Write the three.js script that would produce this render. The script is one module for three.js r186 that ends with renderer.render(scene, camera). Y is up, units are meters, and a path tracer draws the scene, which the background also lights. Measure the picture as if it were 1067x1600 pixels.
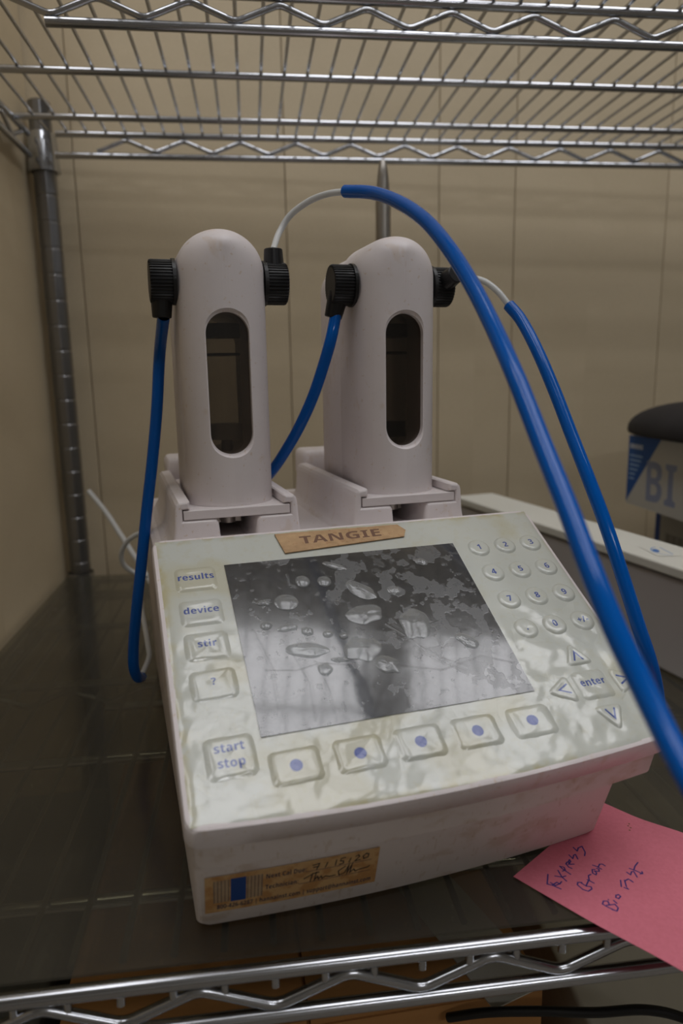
import * as THREE from 'three';
import { RoundedBoxGeometry } from 'three/addons/geometries/RoundedBoxGeometry.js';
import { mergeGeometries, toCreasedNormals, mergeVertices } from 'three/addons/utils/BufferGeometryUtils.js';
import { RectAreaLightUniformsLib } from 'three/addons/lights/RectAreaLightUniformsLib.js';
import { Brush, Evaluator, SUBTRACTION } from 'three-bvh-csg';

// ------------------------------------------------------------------ camera, lights, exposure
const scene = new THREE.Scene();
const FOCAL = 1108.4;                                   // pixels, for the 1067 x 1600 frame
const camera = new THREE.PerspectiveCamera(2 * Math.atan(800 / FOCAL) * 180 / Math.PI, 1067 / 1600, 0.02, 30);
camera.filmGauge = 36;
camera.rotation.order = 'YXZ';
camera.position.set(0, 0.21, 0);
camera.rotation.set(-0.1911, -0.1223, -0.0184);
camera.focus = 0.345;
camera.userData.fStop = 8;
camera.updateMatrixWorld(true);

const renderer = new THREE.WebGLRenderer({ antialias: true });
renderer.toneMapping = THREE.LinearToneMapping;
renderer.toneMappingExposure = 0.36;
renderer.shadowMap.enabled = true;
RectAreaLightUniformsLib.init();

const FLOOR = -0.34, CEIL = 1.95;
// two ceiling fittings: one above the front of the shelf, one further out in the room
const FITTINGS = [
  { x: 0.32, z: -0.02, w: 0.56, d: 1.16, power: 9, label: 'white ceiling light panel above the front of the wire shelving' },
  { x: 1.02, z: -0.02, w: 0.56, d: 1.16, power: 9, label: 'white ceiling light panel above the shelving away from the partition' },
  { x: -0.62, z: 0.06, w: 0.56, d: 1.16, power: 9, label: 'white ceiling light panel on the far side of the partition' },
  { x: 0.9, z: 2.3, w: 1.16, d: 0.3, power: 38, label: 'narrow white ceiling light panel out in the middle of the room' },
];

// ------------------------------------------------------------------ helpers
let seedv = 12345;
const rnd = () => { seedv = (seedv * 1664525 + 1013904223) >>> 0; return seedv / 4294967296; };
const hash = (x, y) => { let h = (Math.imul(x | 0, 374761393) + Math.imul(y | 0, 668265263)) | 0; h = Math.imul(h ^ (h >>> 13), 1274126177); return ((h ^ (h >>> 16)) >>> 0) / 4294967296; };
function vnoise(x, y) {
  const xi = Math.floor(x), yi = Math.floor(y), fx = x - xi, fy = y - yi, u = fx * fx * (3 - 2 * fx), v = fy * fy * (3 - 2 * fy);
  const a = hash(xi, yi), b = hash(xi + 1, yi), c = hash(xi, yi + 1), d = hash(xi + 1, yi + 1);
  return a + (b - a) * u + (c - a) * v + (a - b - c + d) * u * v;
}
const fbm = (x, y, o = 4) => { let s = 0, a = 0.5, n = 0; for (let i = 0; i < o; i++) { s += a * vnoise(x, y); n += a; x = x * 2.03 + 17.1; y = y * 2.03 + 5.7; a *= 0.5; } return s / n; };
const clamp = (v, a = 0, b = 1) => Math.min(b, Math.max(a, v));
const smooth = (a, b, x) => { const t = clamp((x - a) / (b - a)); return t * t * (3 - 2 * t); };

const taken = new Map();
function numbered(n) { const k = taken.get(n) || 0; taken.set(n, k + 1); return k ? `${n}_${String(k).padStart(3, '0')}` : n; }
function shade(o) { o.traverse((m) => { if (m.isMesh) { m.castShadow = true; m.receiveShadow = true; } }); return o; }
function mesh(name, geo, mat, parent) { const m = new THREE.Mesh(geo, mat); m.name = name; m.castShadow = m.receiveShadow = true; if (parent) parent.add(m); return m; }
function thing(name, label, category, pos = [0, 0, 0], turn = 0, group) {
  const g = new THREE.Group(); g.name = numbered(name); g.position.set(...pos); g.rotation.y = turn; g.userData = { label, category }; if (group) g.userData.group = group; scene.add(g); return g;
}
function single(name, geo, mat, label, category, group) {
  const m = mesh(numbered(name), geo, mat, scene); m.userData = { label, category }; if (group) m.userData.group = group; return m;
}
function structure(name, geo, mat, parent) { const m = mesh(name, geo, mat, parent || scene); m.userData = { kind: 'structure' }; return m; }
const V = (x, y, z) => new THREE.Vector3(x, y, z);
// a direction for a picture point; its distance comes from a plane or a depth in metres
function rayOf(px, py) { return V((px - 533.5) / FOCAL, (800 - py) / FOCAL, -1).applyQuaternion(camera.quaternion); }
function atDepth(px, py, z) { return rayOf(px, py).multiplyScalar(z).add(camera.position); }
function onHeight(px, py, y) { const d = rayOf(px, py); return d.multiplyScalar((y - camera.position.y) / d.y).add(camera.position); }
function moved(g, x, y, z) { g.translate(x, y, z); return g; }
function box(w, h, d, x, y, z) { return moved(new THREE.BoxGeometry(w, h, d), x, y, z); }
function rbox(w, h, d, r, x, y, z, s = 3) { return moved(new RoundedBoxGeometry(w, h, d, s, r), x, y, z); }
const plain = (g) => { const n = g.index ? g.toNonIndexed() : g; for (const k of Object.keys(n.attributes)) if (!['position', 'normal', 'uv'].includes(k)) n.deleteAttribute(k); return n; };
const join = (list) => mergeGeometries(list.map(plain));
// uv in metres, taken from the side each face looks at
function metreUV(g) {
  const n = g.index ? g.toNonIndexed() : g; const p = n.attributes.position, uv = new Float32Array(p.count * 2), a = V(), b = V(), c = V();
  for (let i = 0; i < p.count; i += 3) {
    a.fromBufferAttribute(p, i); b.fromBufferAttribute(p, i + 1); c.fromBufferAttribute(p, i + 2);
    const nn = b.clone().sub(a).cross(c.clone().sub(a)); const ax = Math.abs(nn.x), ay = Math.abs(nn.y), az = Math.abs(nn.z);
    [a, b, c].forEach((q, k) => { const [u, v] = ay >= ax && ay >= az ? [q.x, q.z] : ax >= az ? [q.z, q.y] : [q.x, q.y]; uv[(i + k) * 2] = u; uv[(i + k) * 2 + 1] = v; });
  }
  n.setAttribute('uv', new THREE.BufferAttribute(uv, 2)); return n;
}
function rod(a, b, r, seg = 10) {
  const d = b.clone().sub(a), g = new THREE.CylinderGeometry(r, r, d.length(), seg);
  g.applyQuaternion(new THREE.Quaternion().setFromUnitVectors(V(0, 1, 0), d.clone().normalize())); return moved(g, ...a.clone().add(b).multiplyScalar(0.5).toArray());
}
class Poly extends THREE.Curve { // bent rod with short round bends
  constructor(pts, bend) { super(); this.path = new THREE.CurvePath(); let last = pts[0];
    for (let i = 1; i < pts.length; i++) { const p = pts[i];
      if (i < pts.length - 1) { const d1 = p.clone().sub(pts[i - 1]).normalize(), d2 = pts[i + 1].clone().sub(p).normalize(); const a = p.clone().addScaledVector(d1, -bend), b = p.clone().addScaledVector(d2, bend);
        this.path.add(new THREE.LineCurve3(last, a)); this.path.add(new THREE.QuadraticBezierCurve3(a, p, b)); last = b; } else this.path.add(new THREE.LineCurve3(last, p)); } }
  getPoint(t, o) { return this.path.getPoint(t, o); }
}
const tubeOf = (pts, r, seg = 80, sides = 14) => new THREE.TubeGeometry(new THREE.CatmullRomCurve3(pts, false, 'centripetal'), seg, r, sides, false);
function roundPlan(x0, x1, z0, z1, r, bow = 0, seg = 6, n = 20) { // outline, front edge (z1) bowed outwards
  const out = []; const corner = (cx, cz, a0) => { for (let i = 0; i <= seg; i++) { const a = a0 + (Math.PI / 2) * (i / seg); out.push([cx + r * Math.cos(a), cz + r * Math.sin(a)]); } };
  corner(x1 - r, z1 - r, 0); for (let i = 1; i < n; i++) { const u = i / n, x = x1 - r + (x0 + r - x1 + r) * u; out.push([x, z1]); }
  corner(x0 + r, z1 - r, Math.PI / 2); corner(x0 + r, z0 + r, Math.PI); corner(x1 - r, z0 + r, Math.PI * 1.5);
  if (bow) for (const p of out) { const u = (p[0] - x0) / (x1 - x0); if (p[1] > (z0 + z1) / 2) p[1] += bow * 4 * u * (1 - u); }
  return out;
}
function loft(levels, crease = 0.6, cap = true) { // levels: {y, pts: [[x, z]]} or {pts3}
  const P = [], I = [], n = levels[0].pts.length;
  for (const l of levels) for (const [x, z, dy] of l.pts) P.push(x, l.y + (dy || 0), z);
  for (let k = 0; k < levels.length - 1; k++) for (let i = 0; i < n; i++) { const a = k * n + i, b = k * n + (i + 1) % n, c = a + n, d = b + n; I.push(a, c, b, b, c, d); }
  if (cap) for (const [k, flip] of [[0, 1], [levels.length - 1, 0]]) {
    const tri = THREE.ShapeUtils.triangulateShape(levels[k].pts.map(([x, z]) => new THREE.Vector2(x, z)), []);
    for (const t of tri) flip ? I.push(k * n + t[0], k * n + t[1], k * n + t[2]) : I.push(k * n + t[0], k * n + t[2], k * n + t[1]);
  }
  const g = new THREE.BufferGeometry(); g.setAttribute('position', new THREE.Float32BufferAttribute(P, 3)); g.setIndex(I); g.computeVertexNormals();
  return metreUV(toCreasedNormals(g, crease));
}

// ------------------------------------------------------------------ textures
function pixels(w, h, f, srgb = true) { const d = new Uint8Array(w * h * 4); const o = [0, 0, 0]; for (let y = 0; y < h; y++) for (let x = 0; x < w; x++) { f(x, y, o); const i = (y * w + x) * 4; d[i] = clamp(o[0], 0, 255); d[i + 1] = clamp(o[1], 0, 255); d[i + 2] = clamp(o[2], 0, 255); d[i + 3] = 255; }
  const t = new THREE.DataTexture(d, w, h); t.wrapS = t.wrapT = THREE.RepeatWrapping; t.magFilter = THREE.LinearFilter; t.minFilter = THREE.LinearMipmapLinearFilter; t.generateMipmaps = true; if (srgb) t.colorSpace = THREE.SRGBColorSpace; t.needsUpdate = true; return t; }
function canvas(w, h) { const c = document.createElement('canvas'); c.width = w; c.height = h; return [c, c.getContext('2d')]; }
function canvasTex(c, srgb = true) { const t = new THREE.CanvasTexture(c); if (srgb) t.colorSpace = THREE.SRGBColorSpace; t.anisotropy = 8; return t; }
const scaled = (t, s) => { t.repeat.set(1 / s, 1 / s); return t; };   // one tile is s metres wide

const wallTex = scaled(pixels(512, 512, (x, y, o) => { const n = fbm(x / 90, y / 40, 4) - 0.5, g = hash(x, y) - 0.5; o[0] = 198 + n * 12 + g * 4; o[1] = 182 + n * 12 + g * 4; o[2] = 152 + n * 12 + g * 4; }), 0.6);
const wallBump = scaled(pixels(512, 512, (x, y, o) => { o[0] = o[1] = o[2] = 128 + (fbm(x / 5, y / 5, 3) - 0.5) * 150; }, false), 0.12);
const plasticTex = scaled(pixels(1024, 1024, (x, y, o) => {
  const n = fbm(x / 120, y / 120, 4), speck = smooth(0.80, 0.86, fbm(x / 7 + 50, y / 7, 2)), st = smooth(0.70, 0.84, fbm(x / 34 + 9, y / 60, 4)) * 0.55;
  const s = clamp(speck * 0.3 + st * 0.35); o[0] = 226 - s * 36 + (n - 0.5) * 6; o[1] = 218 - s * 58 + (n - 0.5) * 6; o[2] = 217 - s * 92 + (n - 0.5) * 6;
}), 0.22);
const dirtyTex = scaled(pixels(1024, 512, (x, y, o) => {
  const st = smooth(0.56, 0.78, fbm(x / 60 + 3, y / 14, 5)) * 0.5 + smooth(0.70, 0.8, fbm(x / 9, y / 9 + 40, 3)) * 0.4; const s = clamp(st) * 0.55;
  o[0] = 208 - s * 44; o[1] = 198 - s * 62; o[2] = 192 - s * 86;
}), 0.2);
const speckTex = scaled(pixels(512, 512, (x, y, o) => { const g = hash(x * 3, y * 7), n = fbm(x / 60, y / 60, 4); const d = g > 0.9985 ? 60 : 0, sc = smooth(0.62, 0.8, fbm(x / 6, y / 90, 3)) * 9; o[0] = 190 + n * 12 + d + sc; o[1] = 188 + n * 12 + d * 0.9 + sc; o[2] = 177 + n * 11 + d * 0.7 + sc; }), 0.3);
const fineBump = scaled(pixels(256, 256, (x, y, o) => { o[0] = o[1] = o[2] = 128 + (fbm(x / 3, y / 3, 2) - 0.5) * 120; }, false), 0.03);

// ------------------------------------------------------------------ materials
const std = (o) => new THREE.MeshPhysicalMaterial(o);
const M = {
  wall: std({ map: wallTex, roughness: 0.62, bumpMap: wallBump, bumpScale: 0.0002 }),
  paint: std({ color: 0xc9c6bf, roughness: 0.8 }),
  ceiling: std({ color: 0xe2e2de, roughness: 0.9 }), floor: std({ color: 0x6e675c, roughness: 0.6 }),
  chrome: std({ color: 0xb9bbbf, metalness: 1, roughness: 0.2 }),
  chromeDull: std({ color: 0x8f8f90, metalness: 1, roughness: 0.3 }),
  collar: std({ color: 0x16150f, roughness: 0.5 }),
  liner: std({ map: speckTex, roughness: 0.2, transmission: 0.965, thickness: 0, ior: 1.5 }),
  plastic: std({ map: plasticTex, roughness: 0.42, bumpMap: fineBump, bumpScale: 0.00004 }),
  dirty: std({ map: dirtyTex, roughness: 0.5 }),
  black: std({ color: 0x0d0d0e, roughness: 0.42 }),
  blue: std({ color: 0x0057ad, roughness: 0.13, specularIntensity: 0.5 }),
  whiteTube: std({ color: 0xdcdedd, roughness: 0.35, transmission: 0.25, thickness: 0 }),
  smoke: std({ color: 0xc6bfb8, roughness: 0.05, transmission: 1, thickness: 0 }),
  clear: std({ color: 0xf2f3f2, roughness: 0.03, transmission: 1, thickness: 0 }),
  piston: std({ color: 0xc9c6bf, roughness: 0.5 }),
  steel: std({ color: 0xa9a49c, metalness: 1, roughness: 0.34 }),
  pad: std({ color: 0x23211e, roughness: 0.7 }),
};

// ------------------------------------------------------------------ the room
{
  const back = new THREE.Group(); back.name = 'wall_back'; back.userData = { kind: 'structure' }; scene.add(back);
  back.position.set(-0.24, 0, -0.823); back.rotation.y = 0.035;
  mesh('backing', box(6.2, CEIL - FLOOR, 0.06, 1.2, (CEIL + FLOOR) / 2, -0.038), M.wall, back);
  const seams = [0, 0.066, 0.287, 0.462, 0.553, 0.745, 0.95, 1.16, 1.37, 4.2];
  for (let i = 0; i < seams.length - 1; i++) {
    const w = seams[i + 1] - seams[i]; const g = metreUV(rbox(w - 0.0008, CEIL - FLOOR, 0.008, 0.0009, 0, 0, 0, 2)); g.translate(seams[i] + w / 2, (CEIL + FLOOR) / 2, -0.004); mesh('panel', g, M.wall, back);
  }
  structure('wall_left', metreUV(box(0.1, 0.72 - FLOOR, 0.72, -0.2637, (0.72 + FLOOR) / 2, -0.46)), M.wall);
  structure('wall_side', metreUV(box(0.1, CEIL - FLOOR, 4.9, -1.95, (CEIL + FLOOR) / 2, 1.5)), M.paint);
  structure('wall_right', metreUV(box(0.1, CEIL - FLOOR, 4.9, 3.95, (CEIL + FLOOR) / 2, 1.5)), M.paint);
  structure('wall_front', metreUV(box(6.1, CEIL - FLOOR, 0.1, 1.0, (CEIL + FLOOR) / 2, 3.9)), M.paint);
  structure('floor', metreUV(box(6.2, 0.1, 5.1, 1.0, FLOOR - 0.05, 1.4)), M.floor);
  structure('ceiling', metreUV(box(6.2, 0.1, 5.1, 1.0, CEIL + 0.05, 1.4)), M.ceiling);
}
const glow = std({ color: 0xffffff, emissive: 0xfbfbff, emissiveIntensity: 2.5, roughness: 0.8 });
for (const f of FITTINGS) {
  const g = thing('ceiling_light', f.label, 'light', [f.x, CEIL, f.z], 0);
  mesh('frame', join([box(f.w + 0.05, 0.03, 0.025, 0, -0.015, f.d / 2 + 0.0125), box(f.w + 0.05, 0.03, 0.025, 0, -0.015, -f.d / 2 - 0.0125), box(0.025, 0.03, f.d, f.w / 2 + 0.0125, -0.015, 0), box(0.025, 0.03, f.d, -f.w / 2 - 0.0125, -0.015, 0)]), M.ceiling, g);
  mesh('diffuser', box(f.w, 0.01, f.d, 0, -0.01, 0), glow, g);
  const l = new THREE.RectAreaLight(0xfbfbff, f.power, f.w, f.d); l.position.set(0, -0.018, 0); l.rotation.x = -Math.PI / 2; g.add(l);
}

// ------------------------------------------------------------------ wire shelving
const WP = 0.0187, RAILS = [-0.777, -0.229], RODS = [-0.73, -0.627, -0.393, -0.275], MID = -0.503, X0 = -0.2, X1 = 0.75;
function truss(parent, z, xa, xb, za, zb, peakAt, bottomFrom) { // y measured from the top rail's middle
  mesh('top_rail', rod(V(xa, 0, z), V(xb, 0, z), 0.0031, 14), M.chrome, parent);
  mesh('bottom_rail', rod(V(bottomFrom, -0.0195, z), V(xb, -0.0195, z), 0.0031, 14), M.chrome, parent);
  const pts = []; for (let k = Math.ceil((za - peakAt) / (1.5 * WP)); peakAt + k * 1.5 * WP <= zb; k++) pts.push(V(peakAt + k * 1.5 * WP, k % 2 ? -0.0155 : -0.0045, z));
  mesh('zigzag_wire', new THREE.TubeGeometry(new Poly(pts, 0.004), pts.length * 12, 0.0022, 8), M.chrome, parent);
}
function wireShelf(label, y) {
  const g = thing('wire_shelf', label, 'shelf', [0, y, 0]);
  const wire = join([rod(V(0, 0, RAILS[0] - 0.003), V(0, 0, RAILS[1] - 0.0075), 0.00145, 8), rod(V(0, -0.0062, RAILS[1]), V(0, -0.0112, RAILS[1]), 0.0017, 8)]);
  for (let k = -10; k * WP < X1; k++) { const w = mesh('wire', wire, M.chrome, g); w.position.set(k * WP, 0.0044, 0); }
  for (const z of RODS) mesh('support_rod', rod(V(X0 - 0.004, 0, z), V(X1, 0, z), 0.0029, 12), M.chrome, g);
  truss(g, RAILS[0], -0.178, X1, -0.158, X1, 0, -0.18);
  truss(g, MID, X0, X1, -0.2, X1, 1.5 * WP, -0.1155);
  truss(g, RAILS[1], X0, X1, -0.2, X1, 1.5 * WP, X0);
  // the side frame at the left end
  mesh('side_rail', rod(V(X0 - 0.005, 0, RAILS[0]), V(X0 - 0.005, 0, RAILS[1]), 0.0031, 12), M.chrome, g);
  mesh('side_rail', rod(V(X0 - 0.005, -0.0195, RAILS[0]), V(X0 - 0.005, -0.0195, RAILS[1]), 0.0031, 12), M.chrome, g);
  const pts = []; for (let k = 0; RAILS[0] + 0.02 + k * 1.5 * WP < RAILS[1]; k++) pts.push(V(X0 - 0.005, k % 2 ? -0.0155 : -0.0045, RAILS[0] + 0.02 + k * 1.5 * WP));
  mesh('side_zigzag', new THREE.TubeGeometry(new Poly(pts, 0.004), pts.length * 12, 0.0022, 8), M.chrome, g);
  return g;
}
wireShelf('chrome wire shelf above the instrument, bare and empty', 0.4455);
wireShelf('chrome wire shelf under the smoky liner, carrying the white instrument', -0.0073);

{ // corner post with a groove every inch
  const g = thing('shelf_post', 'chrome grooved corner post of the shelving in the wall corner', 'post', [-0.197, FLOOR, -0.7985]);
  const R = 0.0108, top = 0.482 - FLOOR, pts = [new THREE.Vector2(0, 0), new THREE.Vector2(R, 0)];
  for (let y = 0.02; y < top - 0.02; y += 0.0254) pts.push(new THREE.Vector2(R, y), new THREE.Vector2(R - 0.0005, y + 0.0008), new THREE.Vector2(R - 0.0005, y + 0.0024), new THREE.Vector2(R, y + 0.0032));
  pts.push(new THREE.Vector2(R, top - 0.002), new THREE.Vector2(R - 0.002, top), new THREE.Vector2(0, top));
  mesh('pole', toCreasedNormals(new THREE.LatheGeometry(pts, 28), 0.5), M.chromeDull, g);
  for (const y of [0.4455 - FLOOR, -0.0073 - FLOOR]) {
    mesh('clip_sleeve', moved(new THREE.CylinderGeometry(0.0116, 0.0142, 0.034, 28), 0, y - 0.012, 0), M.collar, g);
    mesh('corner_collar', new THREE.LatheGeometry([new THREE.Vector2(0.0125, -0.030), new THREE.Vector2(0.0155, -0.030), new THREE.Vector2(0.0138, 0.006), new THREE.Vector2(0.0125, 0.006), new THREE.Vector2(0.0125, -0.030)].map((p) => p.add(new THREE.Vector2(0, y))), 28), M.chrome, g);
  }
}

{ // smoky plastic liner on the lower shelf
  const g = metreUV(box(0.955, 0.0012, 0.5445, 0.2715, 0, -0.5017)); g.translate(0, -0.0008, 0);
  single('shelf_liner', g, M.liner, 'smoky grey translucent plastic liner lying on the lower wire shelf', 'liner');
}

// ------------------------------------------------------------------ the instrument
const DEV = V(-0.0489, 0, -0.3301), YAW = 10.4 * Math.PI / 180, TILT = 30.8 * Math.PI / 180;
const PW = 0.1985, PL = 0.1401, PTOP = 0.1359, BOW = 0.0048;
const devToWorld = (s, y, t) => V(DEV.x + s * Math.cos(YAW) + t * Math.sin(YAW), y, DEV.z - s * Math.sin(YAW) + t * Math.cos(YAW));
const device = thing('titrator', 'white benchtop laboratory instrument with sloping keypad, dark screen and two tower sockets', 'instrument', DEV.toArray(), YAW);
{ // body
  const slope = (y) => (PTOP - 0.017 - y) / Math.tan(TILT);
  const lv = [];
  lv.push({ y: 0.001, pts: roundPlan(0.0055, 0.1845, -0.188, 0.0875, 0.004, 0.0048) }, { y: 0.003, pts: roundPlan(0.0040, 0.186, -0.19, 0.0890, 0.004, 0.0048) });
  lv.push({ y: 0.040, pts: roundPlan(0.0030, 0.187, -0.192, 0.1015, 0.004, 0.0048) });
  for (const y of [0.05, 0.08, 0.1145]) lv.push({ y, pts: roundPlan(0.0030, 0.187, -0.192, Math.min(0.1015, slope(y)), 0.004, y < 0.06 ? 0.0048 : 0) });
  mesh('lower_body', loft(lv, 0.5), M.dirty, device);
  const deck = [{ y: 0.098, pts: roundPlan(0.0025, 0.187, -0.193, 0.006, 0.005) }, { y: 0.1225, pts: roundPlan(0.0025, 0.187, -0.193, 0.003, 0.005) }, { y: 0.1245, pts: roundPlan(0.0045, 0.185, -0.191, 0.001, 0.005) }];
  mesh('deck', loft(deck, 0.5), M.plastic, device);
}
const panel = new THREE.Group(); panel.name = 'control_panel'; panel.position.set(0, PTOP, 0); panel.rotation.x = TILT; device.add(panel);
const outline = (inset, r) => roundPlan(inset, PW - inset, inset, PL - inset, r, BOW);
{ // housing of the panel: frame rim, lip and a second tier below
  const up = (y, inset, r) => ({ y, pts: outline(inset, r) });
  mesh('housing', loft([up(-0.0135, 0.0008, 0.005), up(-0.0125, 0, 0.005), up(-0.0016, 0, 0.005), up(-0.0004, 0.0005, 0.005), up(0, 0.0014, 0.0045)], 0.7), M.plastic, panel);
  mesh('lower_tier', loft([{ y: -0.0240, pts: roundPlan(0.003, PW - 0.003, 0.01, PL + 0.0022, 0.004, BOW) }, { y: -0.0130, pts: roundPlan(0.0018, PW - 0.0018, 0.003, PL - 0.0018, 0.004, BOW) }], 0.5), M.dirty, panel);
}
// ---- printing on the membrane, in millimetres of the panel
const TW = 2048, TH = 1490, MM = TW / (PW * 1000);
const SCR = [30.7, 21.0, 115, 89.4];
const KEYS = [];
for (const [i, t] of [['results', 27.8], ['device', 47.4], ['stir', 65.4], ['?', 84.4]].entries()) KEYS.push({ kind: 'rect', u: 17.2, v: t[1], w: 17.4, h: 13.6, text: t[0], size: i < 3 ? 4.9 : 4.6 });
KEYS.push({ kind: 'rect', u: 18.6, v: 116.0, w: 17.6, h: 16.2, text: 'start|stop', size: 4.9 });
for (const [i, u] of [40.9, 65.2, 89.4, 113.4, 137.7].entries()) KEYS.push({ kind: 'rect', u, v: 123.9 - i * 0.15, w: 18.5, h: 13.2, text: '•', size: 0 });
'1 2 3 4 5 6 7 8 9 . 0 +/-'.split(' ').forEach((t, i) => KEYS.push({ kind: 'round', u: 158.3 + (i % 3) * 14.8, v: [25.9, 43.3, 60.9, 78.5][Math.floor(i / 3)], r: 5.6, text: t, size: 4.6 }));
KEYS.push({ kind: 'tri', a: 0, u: 173.6, v: 97.3, r: 8.0, text: 'up' }, { kind: 'tri', a: 3, u: 158.9, v: 112.3, r: 8.2, text: 'left' }, { kind: 'tri', a: 1, u: 188.2, v: 112.0, r: 8.2, text: 'right' }, { kind: 'tri', a: 2, u: 173.4, v: 126.6, r: 8.0, text: 'down' });
KEYS.push({ kind: 'rect', u: 173.3, v: 111.9, w: 15.4, h: 13.6, text: 'enter', size: 4.7 });
function membraneColour() {
  const [c, x] = canvas(TW, TH); const im = x.createImageData(TW, TH), d = im.data;
  for (let j = 0; j < TH; j++) for (let i = 0; i < TW; i++) {
    const u = i / MM, v = j / MM, n = fbm(u / 26 + 3, v / 26, 4), f = fbm(u / 5, v / 5 + 9, 3);
    // yellowing: aged blotches towards the lower left and the right rim, with ragged outlines
    let s = smooth(0.44, 0.66, n + 0.22 * (v / 140) * (1 - u / 230) - 0.07) * 0.42;
    s += smooth(0.0, 1.0, 1 - Math.min(u - 1, 199 - u, v - 1, 144 - v) / (2.2 + 5 * fbm(u / 9, v / 9 + 30, 3))) * 0.8 * smooth(0.35, 0.62, f);
    s += smooth(0.66, 0.72, fbm(u / 2.2 + 70, v / 2.2, 2)) * 0.10;
    if (hash(i >> 2, j >> 2) > 0.9997) s += 0.5;
    s = clamp(s); const k = (j * TW + i) * 4; d[k] = 196 - s * 13; d[k + 1] = 199 - s * 24; d[k + 2] = 190 - s * 53; d[k + 3] = 255;
  }
  x.putImageData(im, 0, 0);
  x.fillStyle = '#1f3c92'; x.strokeStyle = '#1f3c92'; x.textAlign = 'center'; x.textBaseline = 'middle'; x.lineCap = 'butt'; x.lineJoin = 'miter';
  const P = (mm) => mm * MM;
  for (const k of KEYS) {
    if (k.text === '•') { x.beginPath(); x.arc(P(k.u), P(k.v), P(2.35), 0, 7); x.fill(); continue; }
    if (k.kind === 'tri') { const q = { up: [[-2.2, 2.2], [0, -2.4], [2.2, 2.2]], down: [[-2.2, -2.2], [0, 2.4], [2.2, -2.2]], left: [[2.2, -2.3], [-2.4, 0], [2.2, 2.3]], right: [[-2.2, -2.3], [2.4, 0], [-2.2, 2.3]] }[k.text]; x.lineWidth = P(0.75); x.beginPath(); q.forEach(([a, b], i) => x[i ? 'lineTo' : 'moveTo'](P(k.u + a), P(k.v + b))); x.stroke(); continue; }
    x.font = `bold ${P(k.size)}px sans-serif`; const rows = k.text.split('|'); rows.forEach((r, i) => x.fillText(r, P(k.u), P(k.v + (i - (rows.length - 1) / 2) * 6.0 - (rows.length > 1 ? 0.6 : 1.0) + (k.kind === 'round' ? 1.0 : 0))));
  }
  return canvasTex(c);
}
function membraneBump() {
  const [c, x] = canvas(TW, TH); x.fillStyle = '#808080'; x.fillRect(0, 0, TW, TH); const P = (mm) => mm * MM;
  // creases in the loosened film
  x.lineCap = 'round';
  for (let i = 0; i < 150; i++) {
    const left = i % 3 !== 0; let u = left ? 4 + rnd() * 32 : 145 + rnd() * 50, v = left ? 62 + rnd() * 74 : 72 + rnd() * 62; if (i % 4 === 0) { u = 30 + rnd() * 130; v = 111 + rnd() * 30; }
    let a = rnd() * 6.28; x.beginPath(); x.moveTo(P(u), P(v)); for (let k = 0; k < 6; k++) { a += (rnd() - 0.5) * 1.1; u += Math.cos(a) * 2.2; v += Math.sin(a) * 2.2; x.lineTo(P(u), P(v)); }
    const s = rnd() > 0.5 ? 255 : 0; for (const [w, al] of [[2.6, 0.05], [1.5, 0.08], [0.7, 0.14]]) { x.lineWidth = P(w); x.strokeStyle = `rgba(${s},${s},${s},${al})`; x.stroke(); }
  }
  const im = x.getImageData(0, 0, TW, TH), d = im.data;
  for (let j = 0; j < TH; j++) for (let i = 0; i < TW; i++) { const u = i / MM, v = j / MM, k = (j * TW + i) * 4; const w = smooth(48, 80, v + (u > 145 ? -14 : 0)); d[k] = d[k + 1] = d[k + 2] = clamp(d[k] + (fbm(u / 6, v / 6, 3) - 0.5) * 95 * (0.12 + 0.88 * w), 0, 255); }
  x.putImageData(im, 0, 0); return canvasTex(c, false);
}
const membraneMat = std({ map: membraneColour(), roughness: 0.35, bumpMap: membraneBump(), bumpScale: 0.0005, clearcoat: 1, clearcoatRoughness: 0.1 });
const bowAt = (u) => BOW * 4 * (u / PW) * (1 - u / PW);
const puff = (u, v) => { const m = smooth(0.05, 0.085, v) * (u < SCR[0] / 1000 || u > 0.146 || v > 0.111 ? 1 : 0.25); return (fbm(u * 130 + 4, v * 130, 3) - 0.5) * 0.0009 * m; };
{ // membrane sheet
  const nu = 110, nv = 80, P = [], I = [], U = [], ins = 0.0016;
  for (let j = 0; j <= nv; j++) for (let i = 0; i <= nu; i++) {
    let u = ins + (PW - 2 * ins) * i / nu, q = j / nv, v = ins + (PL + bowAt(u) - 2 * ins) * q;
    const e = Math.min(i, nu - i, j, nv - j); P.push(u, 0.0003 + (e === 0 ? -0.0004 : Math.max(-0.0002, puff(u, v))), v); U.push(u / PW, 1 - v * 1000 * MM / TH);
  }
  for (let j = 0; j < nv; j++) for (let i = 0; i < nu; i++) { const a = j * (nu + 1) + i, b = a + 1, c = a + nu + 1, d = c + 1; I.push(a, c, b, b, c, d); }
  const g = new THREE.BufferGeometry(); g.setAttribute('position', new THREE.Float32BufferAttribute(P, 3)); g.setAttribute('uv', new THREE.Float32BufferAttribute(U, 2)); g.setIndex(I); g.computeVertexNormals();
  const m = mesh('membrane', g, membraneMat, panel); m.userData.label = 'yellowed wrinkled membrane sheet with blue printing';
}
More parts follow.
